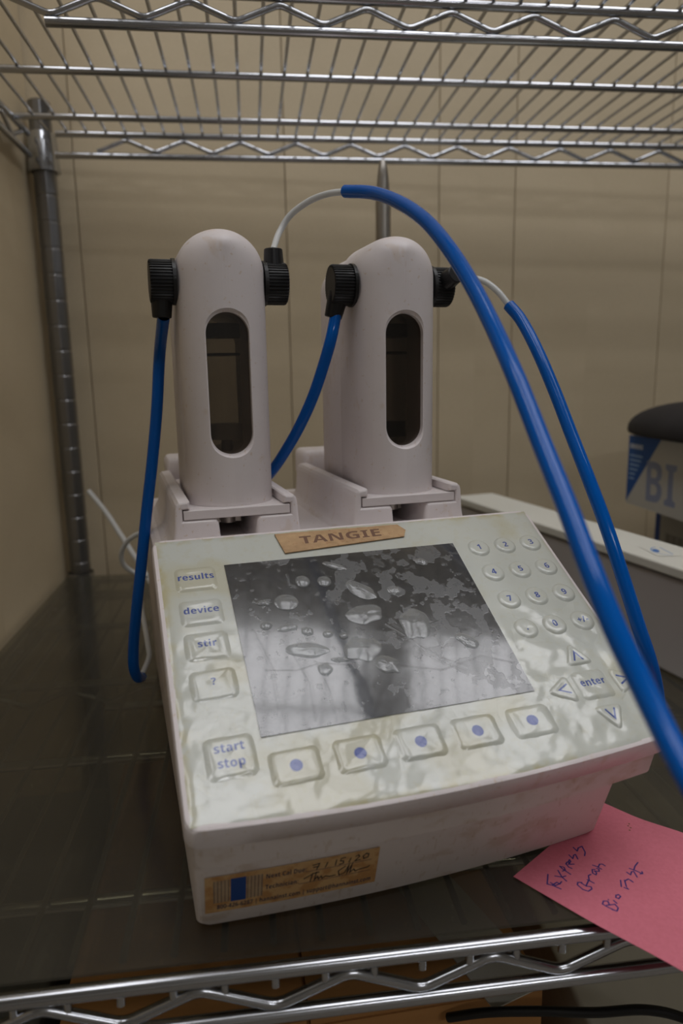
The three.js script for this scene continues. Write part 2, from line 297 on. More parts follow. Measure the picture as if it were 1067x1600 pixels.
function keyOutline(k) { const out = [];
  if (k.kind === 'round') for (let i = 0; i < 32; i++) out.push([k.r * Math.cos(i / 32 * 6.2832), k.r * Math.sin(i / 32 * 6.2832)]);
  else if (k.kind === 'rect') { for (const [x, z] of roundPlan(-k.w / 2, k.w / 2, -k.h / 2, k.h / 2, 2.4, 0, 5, 4)) out.push([x, z]); }
  else { const c = []; for (let i = 0; i < 3; i++) { const a = -Math.PI / 2 + k.a * Math.PI / 2 + i * 2.0944; c.push([k.r * Math.cos(a), k.r * Math.sin(a)]); }
    for (let i = 0; i < 3; i++) { const p = c[i], q = c[(i + 2) % 3], r = c[(i + 1) % 3]; for (let t = 0; t <= 5; t++) { const s = t / 5, f = 0.24; const A = [p[0] + (q[0] - p[0]) * f, p[1] + (q[1] - p[1]) * f], B = [p[0] + (r[0] - p[0]) * f, p[1] + (r[1] - p[1]) * f]; out.push([(1 - s) * (1 - s) * A[0] + 2 * s * (1 - s) * p[0] + s * s * B[0], (1 - s) * (1 - s) * A[1] + 2 * s * (1 - s) * p[1] + s * s * B[1]]); } } }
  return out; }
for (const [ki, k] of KEYS.entries()) {
  const o = keyOutline(k), n = o.length, P = [], U = [], I = [];
  const worn = k.v > 60 && k.kind === 'rect';
  // a moat, a raised rim and a slightly sunken or domed middle
  const prof = k.kind === 'round' ? [[1.06, -0.1], [1.0, 0.12], [0.93, 0.5], [0.84, 0.85], [0.72, 1.02], [0.5, 1.0], [0.25, 0.94]] : [[1.08, -0.1], [1.02, 0.1], [0.95, 0.4], [0.86, 0.72], [0.76, 0.86], [0.55, 0.78], [0.3, 0.72]];
  prof.push([0, prof[prof.length - 1][1]]);
  for (const [s, h] of prof) for (let i = 0; i < n; i++) { const x = (k.u + o[i][0] * s) / 1000, z = (k.v + o[i][1] * s) / 1000; const wob = worn && s < 0.95 ? (vnoise(x * 300 + ki, z * 300) - 0.5) * 0.0004 : 0; P.push(x, h / 1000 + 0.0003 + puff(x, z) * (s > 0.9 ? 1 : 0.6) + wob, z); U.push(x / PW, 1 - z * 1000 * MM / TH); }
  for (let r = 0; r < prof.length - 1; r++) for (let i = 0; i < n; i++) { const a = r * n + i, b = r * n + (i + 1) % n; I.push(a, a + n, b, b, a + n, b + n); }
  const g = new THREE.BufferGeometry(); g.setAttribute('position', new THREE.Float32BufferAttribute(P, 3)); g.setAttribute('uv', new THREE.Float32BufferAttribute(U, 2)); g.setIndex(I); g.computeVertexNormals();
  { const nn = g.attributes.normal; let s = 0; for (let i = 0; i < nn.count; i++) s += nn.getY(i); if (s < 0) { const ix = g.index.array; for (let i = 0; i < ix.length; i += 3) { const t = ix[i]; ix[i] = ix[i + 1]; ix[i + 1] = t; } g.computeVertexNormals(); } }
  const m = mesh('key', g, membraneMat, panel);
  m.userData.label = k.text === '•' ? 'raised soft key with a blue dot' : k.kind === 'tri' ? `raised triangular ${k.text} arrow key` : `raised key printed ${k.text.replace('|', ' ')}`;
}
{ // screen with loosened film
  const W = 1400, H = 1088, K = W / 115; const [c, x] = canvas(W, H), [cr, xr] = canvas(W, H), [cb, xb] = canvas(W, H);
  const im = x.createImageData(W, H), ir = xr.createImageData(W, H), ib = xb.createImageData(W, H);
  for (let j = 0; j < H; j++) for (let i = 0; i < W; i++) {
    const u = i / K, v = j / K, k = (j * W + i) * 4;
    const big = fbm(u / 9 + 20, v / 9 + 3, 4), reg = smooth(0.30, 0.75, u / 115 * 0.75 + (1 - v / 89) * 0.5 + (big - 0.5) * 0.3);
    const patch = smooth(0.57, 0.595, big) * smooth(0.8, 1.0, reg) + smooth(0.70, 0.72, fbm(u / 3.4 + 90, v / 3.4, 3)) * 0.6;
    const p = clamp(patch), dust = hash(i >> 1, j >> 1) > 0.994 ? 26 : 0, scr = smooth(0.8, 0.86, fbm(u * 1.4 + 4, v / 14, 2)) * 6;
    d3(im.data, k, 50 + p * 15 + dust + scr, 51 + p * 16 + dust * 0.9 + scr, 53 + p * 16 + dust * 0.7 + scr);
    const rr = 38 + p * 34 + (fbm(u / 3, v / 3, 3) - 0.5) * 16; d3(ir.data, k, rr, rr, rr);
    const b = 120 + p * 22 + (fbm(u / 8 + 8, v / 8, 3) - 0.5) * 70 * smooth(25, 65, v); d3(ib.data, k, b, b, b);
  }
  function d3(d, k, r, g, b) { d[k] = clamp(r, 0, 255); d[k + 1] = clamp(g, 0, 255); d[k + 2] = clamp(b, 0, 255); d[k + 3] = 255; }
  x.putImageData(im, 0, 0); xr.putImageData(ir, 0, 0); xb.putImageData(ib, 0, 0);
  // creases across the film
  xb.lineCap = 'round'; const crease = (pts, w, s) => { for (const [ww, a] of [[w * 2.2, 0.12], [w, 0.25]]) { xb.lineWidth = ww * K; xb.strokeStyle = `rgba(${s},${s},${s},${a})`; xb.beginPath(); pts.forEach(([a2, b2], i) => xb[i ? 'lineTo' : 'moveTo'](a2 * K, b2 * K)); xb.stroke(); } };
  crease([[66, 47], [72, 55], [77, 63], [84, 70], [90, 74]], 1.6, 0); crease([[64, 45], [70, 52], [75, 60], [83, 68], [91, 73]], 0.8, 255);
  crease([[8, 60], [20, 62], [30, 60], [42, 63]], 0.8, 0); crease([[6, 40], [10, 60], [9, 80]], 0.8, 255); crease([[20, 52], [24, 70], [22, 86]], 0.8, 0); crease([[28, 60], [30, 75], [29, 88]], 0.7, 255); crease([[60, 66], [80, 72], [100, 68], [113, 74]], 0.9, 0);
  const mat = std({ map: canvasTex(c), roughnessMap: canvasTex(cr, false), roughness: 1, bumpMap: canvasTex(cb, false), bumpScale: 0.00022, ior: 1.75, clearcoat: 0.9, clearcoatRoughness: 0.07 });
  const g = new THREE.PlaneGeometry(0.115, 0.0894, 60, 46); g.rotateX(-Math.PI / 2); const p = g.attributes.position;
  for (let i = 0; i < p.count; i++) { const u = p.getX(i) + 0.0575, v = p.getZ(i) + 0.0447; p.setY(i, (fbm(u * 90, v * 90 + 7, 3) - 0.5) * 0.00009 * smooth(0.02, 0.06, v)); }
  g.computeVertexNormals();
  const scr = mesh('screen', g, mat, panel); scr.position.set((SCR[0] + SCR[2] / 2) / 1000, 0.0007, (SCR[1] + SCR[3] / 2) / 1000); scr.userData.label = 'dark unlit screen under a blistered film';
  const film = std({ color: 0xe2e4e4, roughness: 0.18, transmission: 0.8, thickness: 0, ior: 1.6 });
  // blisters: centre and half sizes in mm on the screen, turn
  const B = [[23.3, 26.5, 5.4, 4.6, 0.1, 0], [33.3, 15.2, 3.3, 3.6, 0, 0], [43.2, 16.6, 3.2, 3.2, 0.2, 0], [58.5, 24, 8.2, 4.2, 0.75, 1], [56, 38.5, 8.0, 5.4, -0.1, 1], [49.5, 56.5, 7.6, 6.6, 0.15, 1], [77, 47, 6.2, 9.0, 0.35, 1], [74, 26.5, 3.6, 2.6, 0.3, 1], [93.2, 10.5, 3.4, 2.3, 0.5, 1], [50, 7.6, 6.2, 2.0, 0.5, 1], [13.6, 25.5, 3.2, 1.6, 0.2, 1], [27, 53.5, 9.2, 3.6, 0.2, 1], [12, 38, 2.6, 2.2, 0, 0], [20.5, 40.5, 4.4, 2.1, 0, 1], [28.6, 43.5, 2.8, 2.3, 0.3, 1], [37, 46.5, 2.3, 1.9, 0, 0], [43.5, 48.6, 2.0, 1.7, 0, 0], [31, 64, 3.0, 2.9, 0, 1], [57.5, 66, 5.4, 4.2, 0.8, 1], [97, 60, 5.2, 3.2, 0.7, 1], [38.5, 60.5, 4.0, 1.4, 0.1, 1]];
  for (const [bu, bv, ra, rb, tn, ang] of B) {
    const n = 22, rings = [[1, 0], [0.9, 0.28], [0.72, 0.6], [0.45, 0.86], [0.2, 0.96], [0, 1]], P = [], I = []; const hgt = 0.0007;
    for (const [s, h] of rings) for (let i = 0; i < n; i++) { const a = i / n * 6.2832, w = ang ? 0.78 + 0.42 * vnoise(bu * 3.1 + Math.cos(a) * 1.7 + 5, bv * 2.3 + Math.sin(a) * 1.7) : 1; const xx = ra * w * s * Math.cos(a), zz = rb * w * s * Math.sin(a); P.push((bu + xx * Math.cos(tn) - zz * Math.sin(tn)) / 1000 - 0.0575, 0.0002 + hgt * h * (0.75 + (ang ? 0.5 * vnoise(a * 1.5 + bu, s * 3) : 0.25)), (bv + xx * Math.sin(tn) + zz * Math.cos(tn)) / 1000 - 0.0447); }
    for (let r = 0; r < rings.length - 1; r++) for (let i = 0; i < n; i++) { const a = r * n + i, b = r * n + (i + 1) % n; I.push(a, a + n, b, b, a + n, b + n); }
    const bg = new THREE.BufferGeometry(); bg.setAttribute('position', new THREE.Float32BufferAttribute(P, 3)); bg.setIndex(I.reverse()); bg.computeVertexNormals(); mesh('blister', bg, film, scr);
  }
}
{ // brown label strip with debossed capitals
  const W = 1024, H = 200, [c, x] = canvas(W, H); const im = x.createImageData(W, H);
  for (let j = 0; j < H; j++) for (let i = 0; i < W; i++) { const n = fbm(i / 60, j / 40, 4), k = (j * W + i) * 4, s = smooth(0.6, 0.75, fbm(i / 25, j / 25 + 8, 3)); im.data[k] = 184 + (n - 0.5) * 36 - s * 10; im.data[k + 1] = 148 + (n - 0.5) * 34 - s * 14; im.data[k + 2] = 104 + (n - 0.5) * 30 - s * 14; im.data[k + 3] = 255; }
  x.putImageData(im, 0, 0); x.fillStyle = '#6e4a32'; x.font = 'bold 124px sans-serif'; x.textAlign = 'center'; x.textBaseline = 'middle'; x.save(); x.translate(500, 98); x.scale(1.42, 0.86); x.fillText('TANGIE', 0, 0); x.restore();
  const s = new THREE.Shape(); [[57.6, 4.0], [121.2, 4.5], [124.3, 9.0], [122.0, 13.4], [60.0, 17.4]].forEach(([a, b], i) => s[i ? 'lineTo' : 'moveTo'](a / 1000, b / 1000));
  const g = new THREE.ExtrudeGeometry(s, { depth: 0.0005, bevelEnabled: false }); g.rotateX(Math.PI / 2); g.translate(0, 0.0012, 0);
  const p = g.attributes.position, uv = g.attributes.uv; for (let i = 0; i < p.count; i++) { const u = (p.getX(i) * 1000 - 57) / 67.5; uv.setXY(i, u, 1 - (p.getZ(i) * 1000 - (3.4 - u * 1.2)) / 13.6); }
  const m = mesh('label_strip', g, std({ map: canvasTex(c), roughness: 0.45 }), panel); m.userData.label = 'brown label strip with stamped capitals above the screen';
}
{ // sticker on the front of the base
  const W = 1400, H = 330, [c, x] = canvas(W, H); const im = x.createImageData(W, H);
  for (let j = 0; j < H; j++) for (let i = 0; i < W; i++) { const n = fbm(i / 80, j / 60 + 30, 4), s = smooth(0.4, 0.7, n), k = (j * W + i) * 4; im.data[k] = 196 - s * 20; im.data[k + 1] = 158 - s * 28; im.data[k + 2] = 108 - s * 30; im.data[k + 3] = 255; }
  x.putImageData(im, 0, 0);
  for (let i = 0; i < 9; i++) { x.fillStyle = i % 2 ? '#a2937f' : '#6a6660'; x.fillRect(66 + i * 14, 44, 9, 200); x.fillRect(326 + i * 14, 44, 9, 200); }
  x.fillStyle = '#0f3d80'; x.fillRect(198, 40, 120, 210);
  x.fillStyle = '#1a2444'; x.textBaseline = 'middle'; x.font = 'bold 56px sans-serif'; x.fillText('Next Cal Due:', 470, 74, 330); x.fillText('Technician:', 470, 172, 270); x.font = 'bold 54px sans-serif'; x.fillText('800-426-6287 | hannainst.com | support@hannainst.com', 90, 284, 1270);
  x.fillRect(790, 98, 550, 4); x.fillRect(740, 198, 600, 4);
  x.strokeStyle = '#10131c'; x.lineWidth = 9; x.lineCap = 'round'; const pen = (q) => { x.beginPath(); q.forEach(([a, b], i) => x[i ? 'lineTo' : 'moveTo'](a, b)); x.stroke(); };
  pen([[846, 50], [900, 42], [880, 92]]); pen([[852, 70], [896, 68]]); pen([[966, 48], [950, 88]]); pen([[1040, 40], [1032, 88]]); pen([[1112, 34], [1078, 36], [1072, 58], [1098, 62], [1100, 84], [1066, 88]]); pen([[1160, 50], [1146, 86]]); pen([[1200, 44], [1222, 34], [1232, 50], [1196, 84], [1240, 82]]); pen([[1290, 34], [1262, 54], [1272, 80], [1306, 72], [1310, 44], [1284, 36]]);
  pen([[780, 160], [860, 126], [900, 122]]); pen([[850, 124], [834, 194]]); pen([[880, 118], [868, 190], [892, 160], [902, 188], [922, 164], [932, 188], [960, 172], [990, 184], [1040, 182]]); pen([[1120, 116], [1064, 150], [1074, 190], [1120, 176], [1150, 112], [1140, 184], [1176, 112], [1164, 184], [1196, 160], [1210, 182], [1250, 172], [1310, 170], [1330, 158]]);
  const nx = 24, P = [], U = [], I = []; const s0 = 0.0070, s1 = 0.0740, y0 = 0.0095, y1 = 0.0300;
  for (let j = 0; j < 2; j++) for (let i = 0; i <= nx; i++) { const s = s0 + (s1 - s0) * i / nx, y = j ? y1 : y0; const u = (s - 0.004) / 0.182; const t = 0.0890 + (0.1015 - 0.0890) * (y - 0.003) / 0.037 + 0.0048 * 4 * u * (1 - u) + 0.0004; P.push(s, y, t); U.push(i / nx, j); }
  for (let i = 0; i < nx; i++) { const a = i, b = i + 1, cc = i + nx + 1, d = cc + 1; I.push(a, b, cc, b, d, cc); }
  const g = new THREE.BufferGeometry(); g.setAttribute('position', new THREE.Float32BufferAttribute(P, 3)); g.setAttribute('uv', new THREE.Float32BufferAttribute(U, 2)); g.setIndex(I); g.computeVertexNormals();
  const m = mesh('service_sticker', g, std({ map: canvasTex(c), roughness: 0.55 }), device); m.userData.label = 'browned service sticker with handwritten date';
}
// ---- tower sockets on the deck
const TC = [0.0445, 0.139];
for (const c of TC) {
  const f = new THREE.Shape(); const half = [[42, 121], [41.5, 122.6], [38, 124.2], [35, 126.8], [33, 130.5], [32.2, 135.5], [31.8, 141], [31.5, 145.6], [30.9, 147.8], [29.4, 149.2], [24.6, 149.6], [23.9, 149.0], [23.9, 145.0], [27.5, 145.0], [27.5, 139.6], [12.2, 139.6], [10.6, 139], [9.7, 137.4], [9.2, 131], [8.2, 127.8], [6.4, 126.2]];
  const q = [...half.map(([a, b]) => [-a, b]), ...half.slice().reverse()];
  q.forEach(([a, b], i) => f[i ? 'lineTo' : 'moveTo'](a / 1000, b / 1000));
  const g = new THREE.ExtrudeGeometry(f, { depth: 0.125, bevelEnabled: true, bevelThickness: 0.0026, bevelSize: 0.0018, bevelOffset: -0.0018, bevelSegments: 4 }); g.translate(c, 0, -0.1485);
  mesh('tower_socket', metreUV(toCreasedNormals(join([g, rbox(0.052, 0.02, 0.03, 0.004, c, 0.148, -0.163, 3)]), 0.6)), M.plastic, device);
  mesh('drive_coupling', join([box(0.015, 0.006, 0.03, c - 0.002, 0.1355, -0.062), moved(new THREE.CylinderGeometry(0.004, 0.004, 0.006, 16), c - 0.002, 0.1362, -0.044)]), M.steel, device);
}

// ------------------------------------------------------------------ dosing towers
const ev = new Evaluator(); ev.attributes = ['position', 'normal', 'uv'];
const HW = 0.0225, YB = 0.1447, YTOP = 0.2825, TF = -0.0255, BULGE = 0.02;
function archRings(tList, hwOf, hvOf, hw0, yTop) { // arch-shaped rings stacked along the depth
  const n = 36, P = [], I = []; const rings = tList.length;
  for (const t of tList) { const hw = hwOf(t), hv = hvOf(t), yc = yTop - hw0; P.push(hw, YB, t); for (let i = 0; i <= n; i++) { const a = Math.PI * i / n; P.push(hw * Math.cos(a), yc + hv * Math.pow(Math.sin(a), 0.9), t); } P.push(-hw, YB, t); }
  const m = n + 3; for (let r = 0; r < rings - 1; r++) for (let i = 0; i < m; i++) { const a = r * m + i, b = r * m + (i + 1) % m; I.push(a, a + m, b, b, a + m, b + m); }
  for (const [r, flip] of [[0, 0], [rings - 1, 1]]) for (let i = 1; i < m - 1; i++) flip ? I.push(r * m, r * m + i + 1, r * m + i) : I.push(r * m, r * m + i, r * m + i + 1);
  const g = new THREE.BufferGeometry(); g.setAttribute('position', new THREE.Float32BufferAttribute(P, 3)); g.setIndex(I); g.computeVertexNormals(); return metreUV(g);
}
const frontHW = (t) => { const x = clamp((TF - t) / BULGE); return HW * Math.pow(1 - Math.pow(1 - x, 2.1), 1 / 2.1); };
const frontHV = (t) => { const x = clamp((TF - t) / BULGE); return HW * (0.52 + 0.48 * Math.pow(1 - Math.pow(1 - x, 2.2), 1 / 2.2)); };
function stadium(hw, y0, y1, inset = 0) { const s = new THREE.Shape(), r = hw - inset; s.moveTo(-r, y0 + hw); s.lineTo(-r, y1 - hw); s.absarc(0, y1 - hw, r, Math.PI, 0, true); s.lineTo(r, y0 + hw); s.absarc(0, y0 + hw, r, 0, -Math.PI, true); return s; }
const frontT = (s) => { const k = clamp(Math.abs(s) / HW, 0, 0.999); return TF - BULGE * (1 - Math.pow(1 - Math.pow(k, 2.5), 1 / 2.5)); };
const WIN = [0.0108, 0.171, 0.2415];
const shellGeo = (() => {
  const tl = []; for (let i = 0; i <= 30; i++) { const a = (i / 30) * Math.PI / 2; tl.push(TF - BULGE * (1 - Math.cos(a)) - (i === 0 ? 1e-5 : 0)); } tl.push(-0.06, -0.0715, -0.073);
  const solid = new Brush(archRings(tl, (t) => frontHW(t - 2e-5) - (t < -0.0725 ? 0.0008 : 0), (t) => frontHV(t) - (t < -0.0725 ? 0.0008 : 0), HW, YTOP));
  const hole = new THREE.ExtrudeGeometry(stadium(WIN[0], WIN[1], WIN[2]), { depth: 0.09, bevelEnabled: false, curveSegments: 24 }); hole.translate(0, 0, -0.09);
  const b = new Brush(plain(hole)); solid.updateMatrixWorld(); b.updateMatrixWorld();
  const flare = new THREE.ExtrudeGeometry(stadium(WIN[0] + 0.0016, WIN[1] - 0.0016, WIN[2] + 0.0016), { depth: 0.03, bevelEnabled: true, bevelThickness: 0.0016, bevelSize: 0.0016, bevelOffset: -0.0016, bevelSegments: 4, curveSegments: 24 }); flare.translate(0, 0, TF - 0.0019 + 0.0016 - 0.0006);
  const f = new Brush(plain(flare)); f.updateMatrixWorld();
  const r = ev.evaluate(ev.evaluate(solid, b, SUBTRACTION), f, SUBTRACTION); return plain(r.geometry);
})();
const rearSolid = archRings([-0.0735, -0.0745, -0.105, -0.118, -0.1225, -0.124], (t) => HW - 0.001 - (t > -0.0737 ? 0.001 : t < -0.12 ? 0.004 : t < -0.11 ? 0.0012 : 0), (t) => HW - 0.001 - (t > -0.0737 ? 0.001 : t < -0.12 ? 0.006 : t < -0.11 ? 0.0015 : 0), HW, YTOP - 0.0012);
const rearGeo = (() => {
  const solid = new Brush(rearSolid), h = new THREE.ExtrudeGeometry(stadium(0.019, WIN[1] - 0.004, WIN[2] + 0.004), { depth: 0.08, bevelEnabled: false, curveSegments: 24 }); h.translate(0, 0, -0.14);
  const b = new Brush(plain(h)); solid.updateMatrixWorld(); b.updateMatrixWorld(); return plain(ev.evaluate(solid, b, SUBTRACTION).geometry);
})();
const knobGeo = (() => { // ribbed cap, axis along x, outer face at +x
  const s = new THREE.Shape(), n = 40, R = 0.0108; for (let i = 0; i <= n * 4; i++) { const a = i / (n * 4) * 6.2832, r = R - (i % 4 < 2 ? 0 : 0.0006); s[i ? 'lineTo' : 'moveTo'](r * Math.cos(a), r * Math.sin(a)); }
  const g = new THREE.ExtrudeGeometry(s, { depth: 0.0105, bevelEnabled: true, bevelThickness: 0.0012, bevelSize: 0.001, bevelOffset: -0.001, bevelSegments: 2 }); g.rotateY(Math.PI / 2); g.translate(0.0012, 0, 0);
  return toCreasedNormals(join([g, moved(new THREE.CylinderGeometry(0.0114, 0.0114, 0.0018, 40).rotateZ(Math.PI / 2), 0.0009, 0, 0)]), 0.4);
})();
const portGeo = toCreasedNormals(new THREE.LatheGeometry([[0, 0.004], [0.0058, 0.004], [0.0052, 0.012], [0.0048, 0.0172], [0.0044, 0.0176], [0, 0.0176]].map((p) => new THREE.Vector2(...p)), 24), 0.5);
const KNOB = { y: 0.2575, t: -0.048 };
function tower(c, label, brown, ports) {
  const g = thing('dosing_tower', label, 'dosing unit', DEV.toArray(), YAW, undefined);
  const o = new THREE.Vector3(c, 0, 0).applyAxisAngle(V(0, 1, 0), YAW); g.position.add(o);
  mesh('base_plate', rbox(0.0545, 0.0048, 0.118, 0.0005, 0, 0.1422, -0.0805), M.plastic, g);
  mesh('front_shell', shellGeo, M.plastic, g);
  mesh('rear_housing', rearGeo, M.plastic, g);
  const win = [WIN[0] - 0.0002, WIN[1], WIN[2]];
  const back = new THREE.ExtrudeGeometry(stadium(0.0188, WIN[1] - 0.004, WIN[2] + 0.004), { depth: 0.0008, bevelEnabled: false }); back.translate(0, 0, -0.1225); mesh('rear_pane', back, M.clear, g);
  mesh('glass_barrel', moved(new THREE.CylinderGeometry(0.0088, 0.0088, 0.072, 32, 1, true), 0, 0.2062, -0.048), M.clear, g);
  mesh('barrel_cap', join([moved(new THREE.CylinderGeometry(0.0094, 0.0094, 0.007, 32), 0, 0.2335, -0.048), moved(new THREE.CylinderGeometry(0.0091, 0.0091, 0.0012, 32), 0, 0.2215, -0.048)]), M.pad, g);
  mesh('piston', moved(new THREE.CylinderGeometry(0.0082, 0.0082, 0.008, 32), 0, brown ? 0.1815 : 0.179, -0.048), brown ? M.piston : M.pad, g);
  mesh('piston_rod', moved(new THREE.CylinderGeometry(0.003, 0.003, 0.008, 16), 0, 0.1745, -0.048), M.steel, g);
  { const pane = new THREE.ExtrudeGeometry(stadium(...win), { depth: 0.0006, bevelEnabled: false, curveSegments: 20 }); pane.translate(0, 0, TF - 0.0062); mesh('window_pane', pane, M.smoke, g); }
  for (const [side, turn, twist] of ports) {
    const k = new THREE.Group(); k.name = 'valve_cap'; g.add(k); k.position.set(side * (HW - 0.0004), KNOB.y, KNOB.t); if (side < 0) k.rotation.y = Math.PI;
    mesh('ribbed_cap', knobGeo, M.black, k);
    const p = mesh('port', portGeo, M.black, k); p.position.set(0.0068, 0, 0); p.rotation.set(turn, 0, twist, 'ZXY');
  }
  return g;
}
const PI = Math.PI;
tower(TC[0], 'white domed dosing tower with brownish window beside the left-hanging blue tube', true, [[-1, PI, 0.05], [1, 0, 0]]);
tower(TC[1], 'white domed dosing tower with black window and steel rod behind', false, [[-1, PI - 0.1, 0.25], [1, PI / 2 - 0.35, -0.5]]);

// ------------------------------------------------------------------ tubing
const capPoint = (c, side, dir, len) => { const x = c + side * (HW - 0.0004 + 0.0068); return devToWorld(x + dir[0] * len, KNOB.y + dir[1] * len, KNOB.t + dir[2] * len); };
const BLUE_R = 0.0032, THIN_R = 0.0017;
function tubing(label, group, sleeves, thin) {
  const g = thing('dosing_tube', label, 'tube', [0, 0, 0], 0, group); const base = sleeves[0][0].clone(); g.position.copy(base);
  for (const s of sleeves) mesh('blue_sleeve', tubeOf(s.map((p) => p.clone().sub(base)), BLUE_R, 120, 18), M.blue, g);
  for (const s of thin) mesh('inner_tube', tubeOf(s.map((p) => p.clone().sub(base)), THIN_R, 80, 12), M.whiteTube, g);
  return g;
}
const A = (list) => list.map(([x, y, z]) => atDepth(x, y, z));
{ // hanging from the outer cap of the brown-window tower
  const start = capPoint(TC[0], -1, [0, -1, 0], 0.0165);
  const s = [start, ...A([[249, 560, 0.393], [245, 640, 0.397], [238, 720, 0.4], [229, 800, 0.405], [221, 880, 0.41], [213, 955, 0.416], [208.5, 1015, 0.422], [209.5, 1045, 0.426], [215, 1058, 0.432], [221, 1058, 0.44]])];
  tubing('blue sleeved tube hanging down beside the instrument towards the shelf liner', undefined, [s], [[...A([[220, 1058, 0.439], [226, 1045, 0.445], [233, 1025, 0.450]]), devToWorld(-0.0025, 0.042, -0.115), devToWorld(-0.0035, 0.049, -0.15), devToWorld(-0.004, 0.052, -0.2)]]);
}
{ // arching over the black-window tower and down past the keypad
  const start = capPoint(TC[0], 1, [0, 1, 0], 0.017);
  const thin = [start, ...A([[437, 362, 0.385], [452, 338, 0.385], [480, 316, 0.38], [512, 303, 0.372], [545, 299, 0.365]])];
  const s = A([[540, 299, 0.366], [580, 301, 0.35], [625, 317, 0.325], [665, 345, 0.305], [700, 386, 0.288], [735, 441, 0.272], [768, 505, 0.256], [806, 590, 0.236], [848, 697, 0.219], [888, 797, 0.204], [927, 900, 0.191], [962, 985, 0.183], [1000, 1065, 0.176], [1040, 1147, 0.168], [1075, 1212, 0.161], [1120, 1290, 0.153]]);
  tubing('long blue tube arching over the black-window tower and down across the keypad', undefined, [s], [thin]);
}
{ // from the outer cap of the black-window tower
  const d = [0.42, 0.2, 0.88]; const start = capPoint(TC[1], 1, d, 0.016);
  const thin = [start, ...A([[732, 434, 0.39], [757, 440, 0.385], [778, 456, 0.382], [797, 480, 0.38]])];
  const s = A([[795, 477, 0.38], [812, 497, 0.376], [838, 545, 0.365], [866, 610, 0.355], [893, 680, 0.345], [921, 752, 0.335], [948, 825, 0.327], [974, 905, 0.322], [998, 980, 0.32], [1016, 1035, 0.322], [1026, 1080, 0.328], [1030, 1120, 0.335], [1034, 1160, 0.345]]);
  tubing('blue tube dropping behind the keypad edge beside the grey case', undefined, [s], [thin]);
}
{ // between the towers
  const start = capPoint(TC[1], -1, [-0.2, -0.97, 0], 0.016);
  const s = [start, ...A([[517, 530, 0.385], [505, 572, 0.39], [488, 622, 0.397], [466, 670, 0.405], [444, 708, 0.415], [428, 732, 0.425], [412, 752, 0.437]])];
  tubing('blue tube drooping between the two white towers', undefined, [s], []);
}
{ // loose white tube in the far corner
  const s = A([[139, 768, 0.72], [165, 800, 0.7], [190, 838, 0.68], [212, 872, 0.66], [232, 905, 0.63], [250, 930, 0.6]]);
  single('loose_tube', tubeOf(s, 0.0026, 60, 10), M.whiteTube, 'stiff white tube leaning towards the chrome post in the corner', 'tube');
  const l = A([[245, 825, 0.56], [222, 832, 0.57], [202, 843, 0.575], [190, 862, 0.58], [192, 880, 0.585], [208, 894, 0.59], [232, 900, 0.59]]);
  single('loose_tube', tubeOf(l, 0.0021, 60, 10), M.whiteTube, 'thin clear tube curling in a loop behind the instrument', 'tube');
}

// ------------------------------------------------------------------ steel rod behind the towers
{
  const p = atDepth(598, 250, 0.6);
  const g = thing('stand_rod', 'pointed steel rod rising behind the black-window tower', 'rod', [p.x, 0, p.z]);
  const h = p.y; mesh('rod', toCreasedNormals(new THREE.LatheGeometry([[0, 0.004], [0.0066, 0.004], [0.0066, h - 0.036], [0.0060, h - 0.028], [0.0048, h - 0.013], [0.0034, h - 0.003], [0.0024, h - 0.0006], [0, h]].map((q) => new THREE.Vector2(...q)), 28), 0.4), M.steel, g);
  mesh('foot', rbox(0.05, 0.006, 0.05, 0.002, 0, 0.0031, 0), M.pad, g);
}

// ------------------------------------------------------------------ things on the shelf to the side
{ // grey case with a narrow white top
  const g = thing('instrument_case', 'long grey case with narrow white top strip beside the instrument', 'case', [0.262, 0, -0.53], 0.205);
  mesh('body', metreUV(rbox(0.052, 0.069, 0.42, 0.003, 0.026, 0.0345, 0)), std({ color: 0xb4afac, roughness: 0.6, bumpMap: fineBump, bumpScale: 0.00008 }), g);
  mesh('top_strip', metreUV(rbox(0.047, 0.008, 0.43, 0.002, 0.0205, 0.0745, 0)), std({ color: 0xd6d5cb, roughness: 0.5 }), g);
  const [c, x] = canvas(256, 128); x.fillStyle = '#d6d5cb'; x.fillRect(0, 0, 256, 128); x.strokeStyle = '#6f8fbd'; x.fillStyle = '#3f6fae'; x.lineWidth = 7; x.beginPath(); x.moveTo(16, 92); x.quadraticCurveTo(60, 20, 120, 26); x.quadraticCurveTo(200, 30, 236, 92); x.stroke(); x.beginPath(); x.ellipse(140, 52, 44, 18, 0.2, 0, 7); x.fill(); x.beginPath(); x.moveTo(40, 108); x.lineTo(216, 108); x.stroke();
  const m = mesh('printed_emblem', (() => { const e = new THREE.PlaneGeometry(0.03, 0.016); e.rotateX(-Math.PI / 2); e.rotateY(Math.PI / 2 - 0.3); e.translate(0.018, 0.0788, 0.062); return e; })(), std({ map: canvasTex(c), roughness: 0.5 }), g); m.userData.label = 'small blue printed emblem';
}
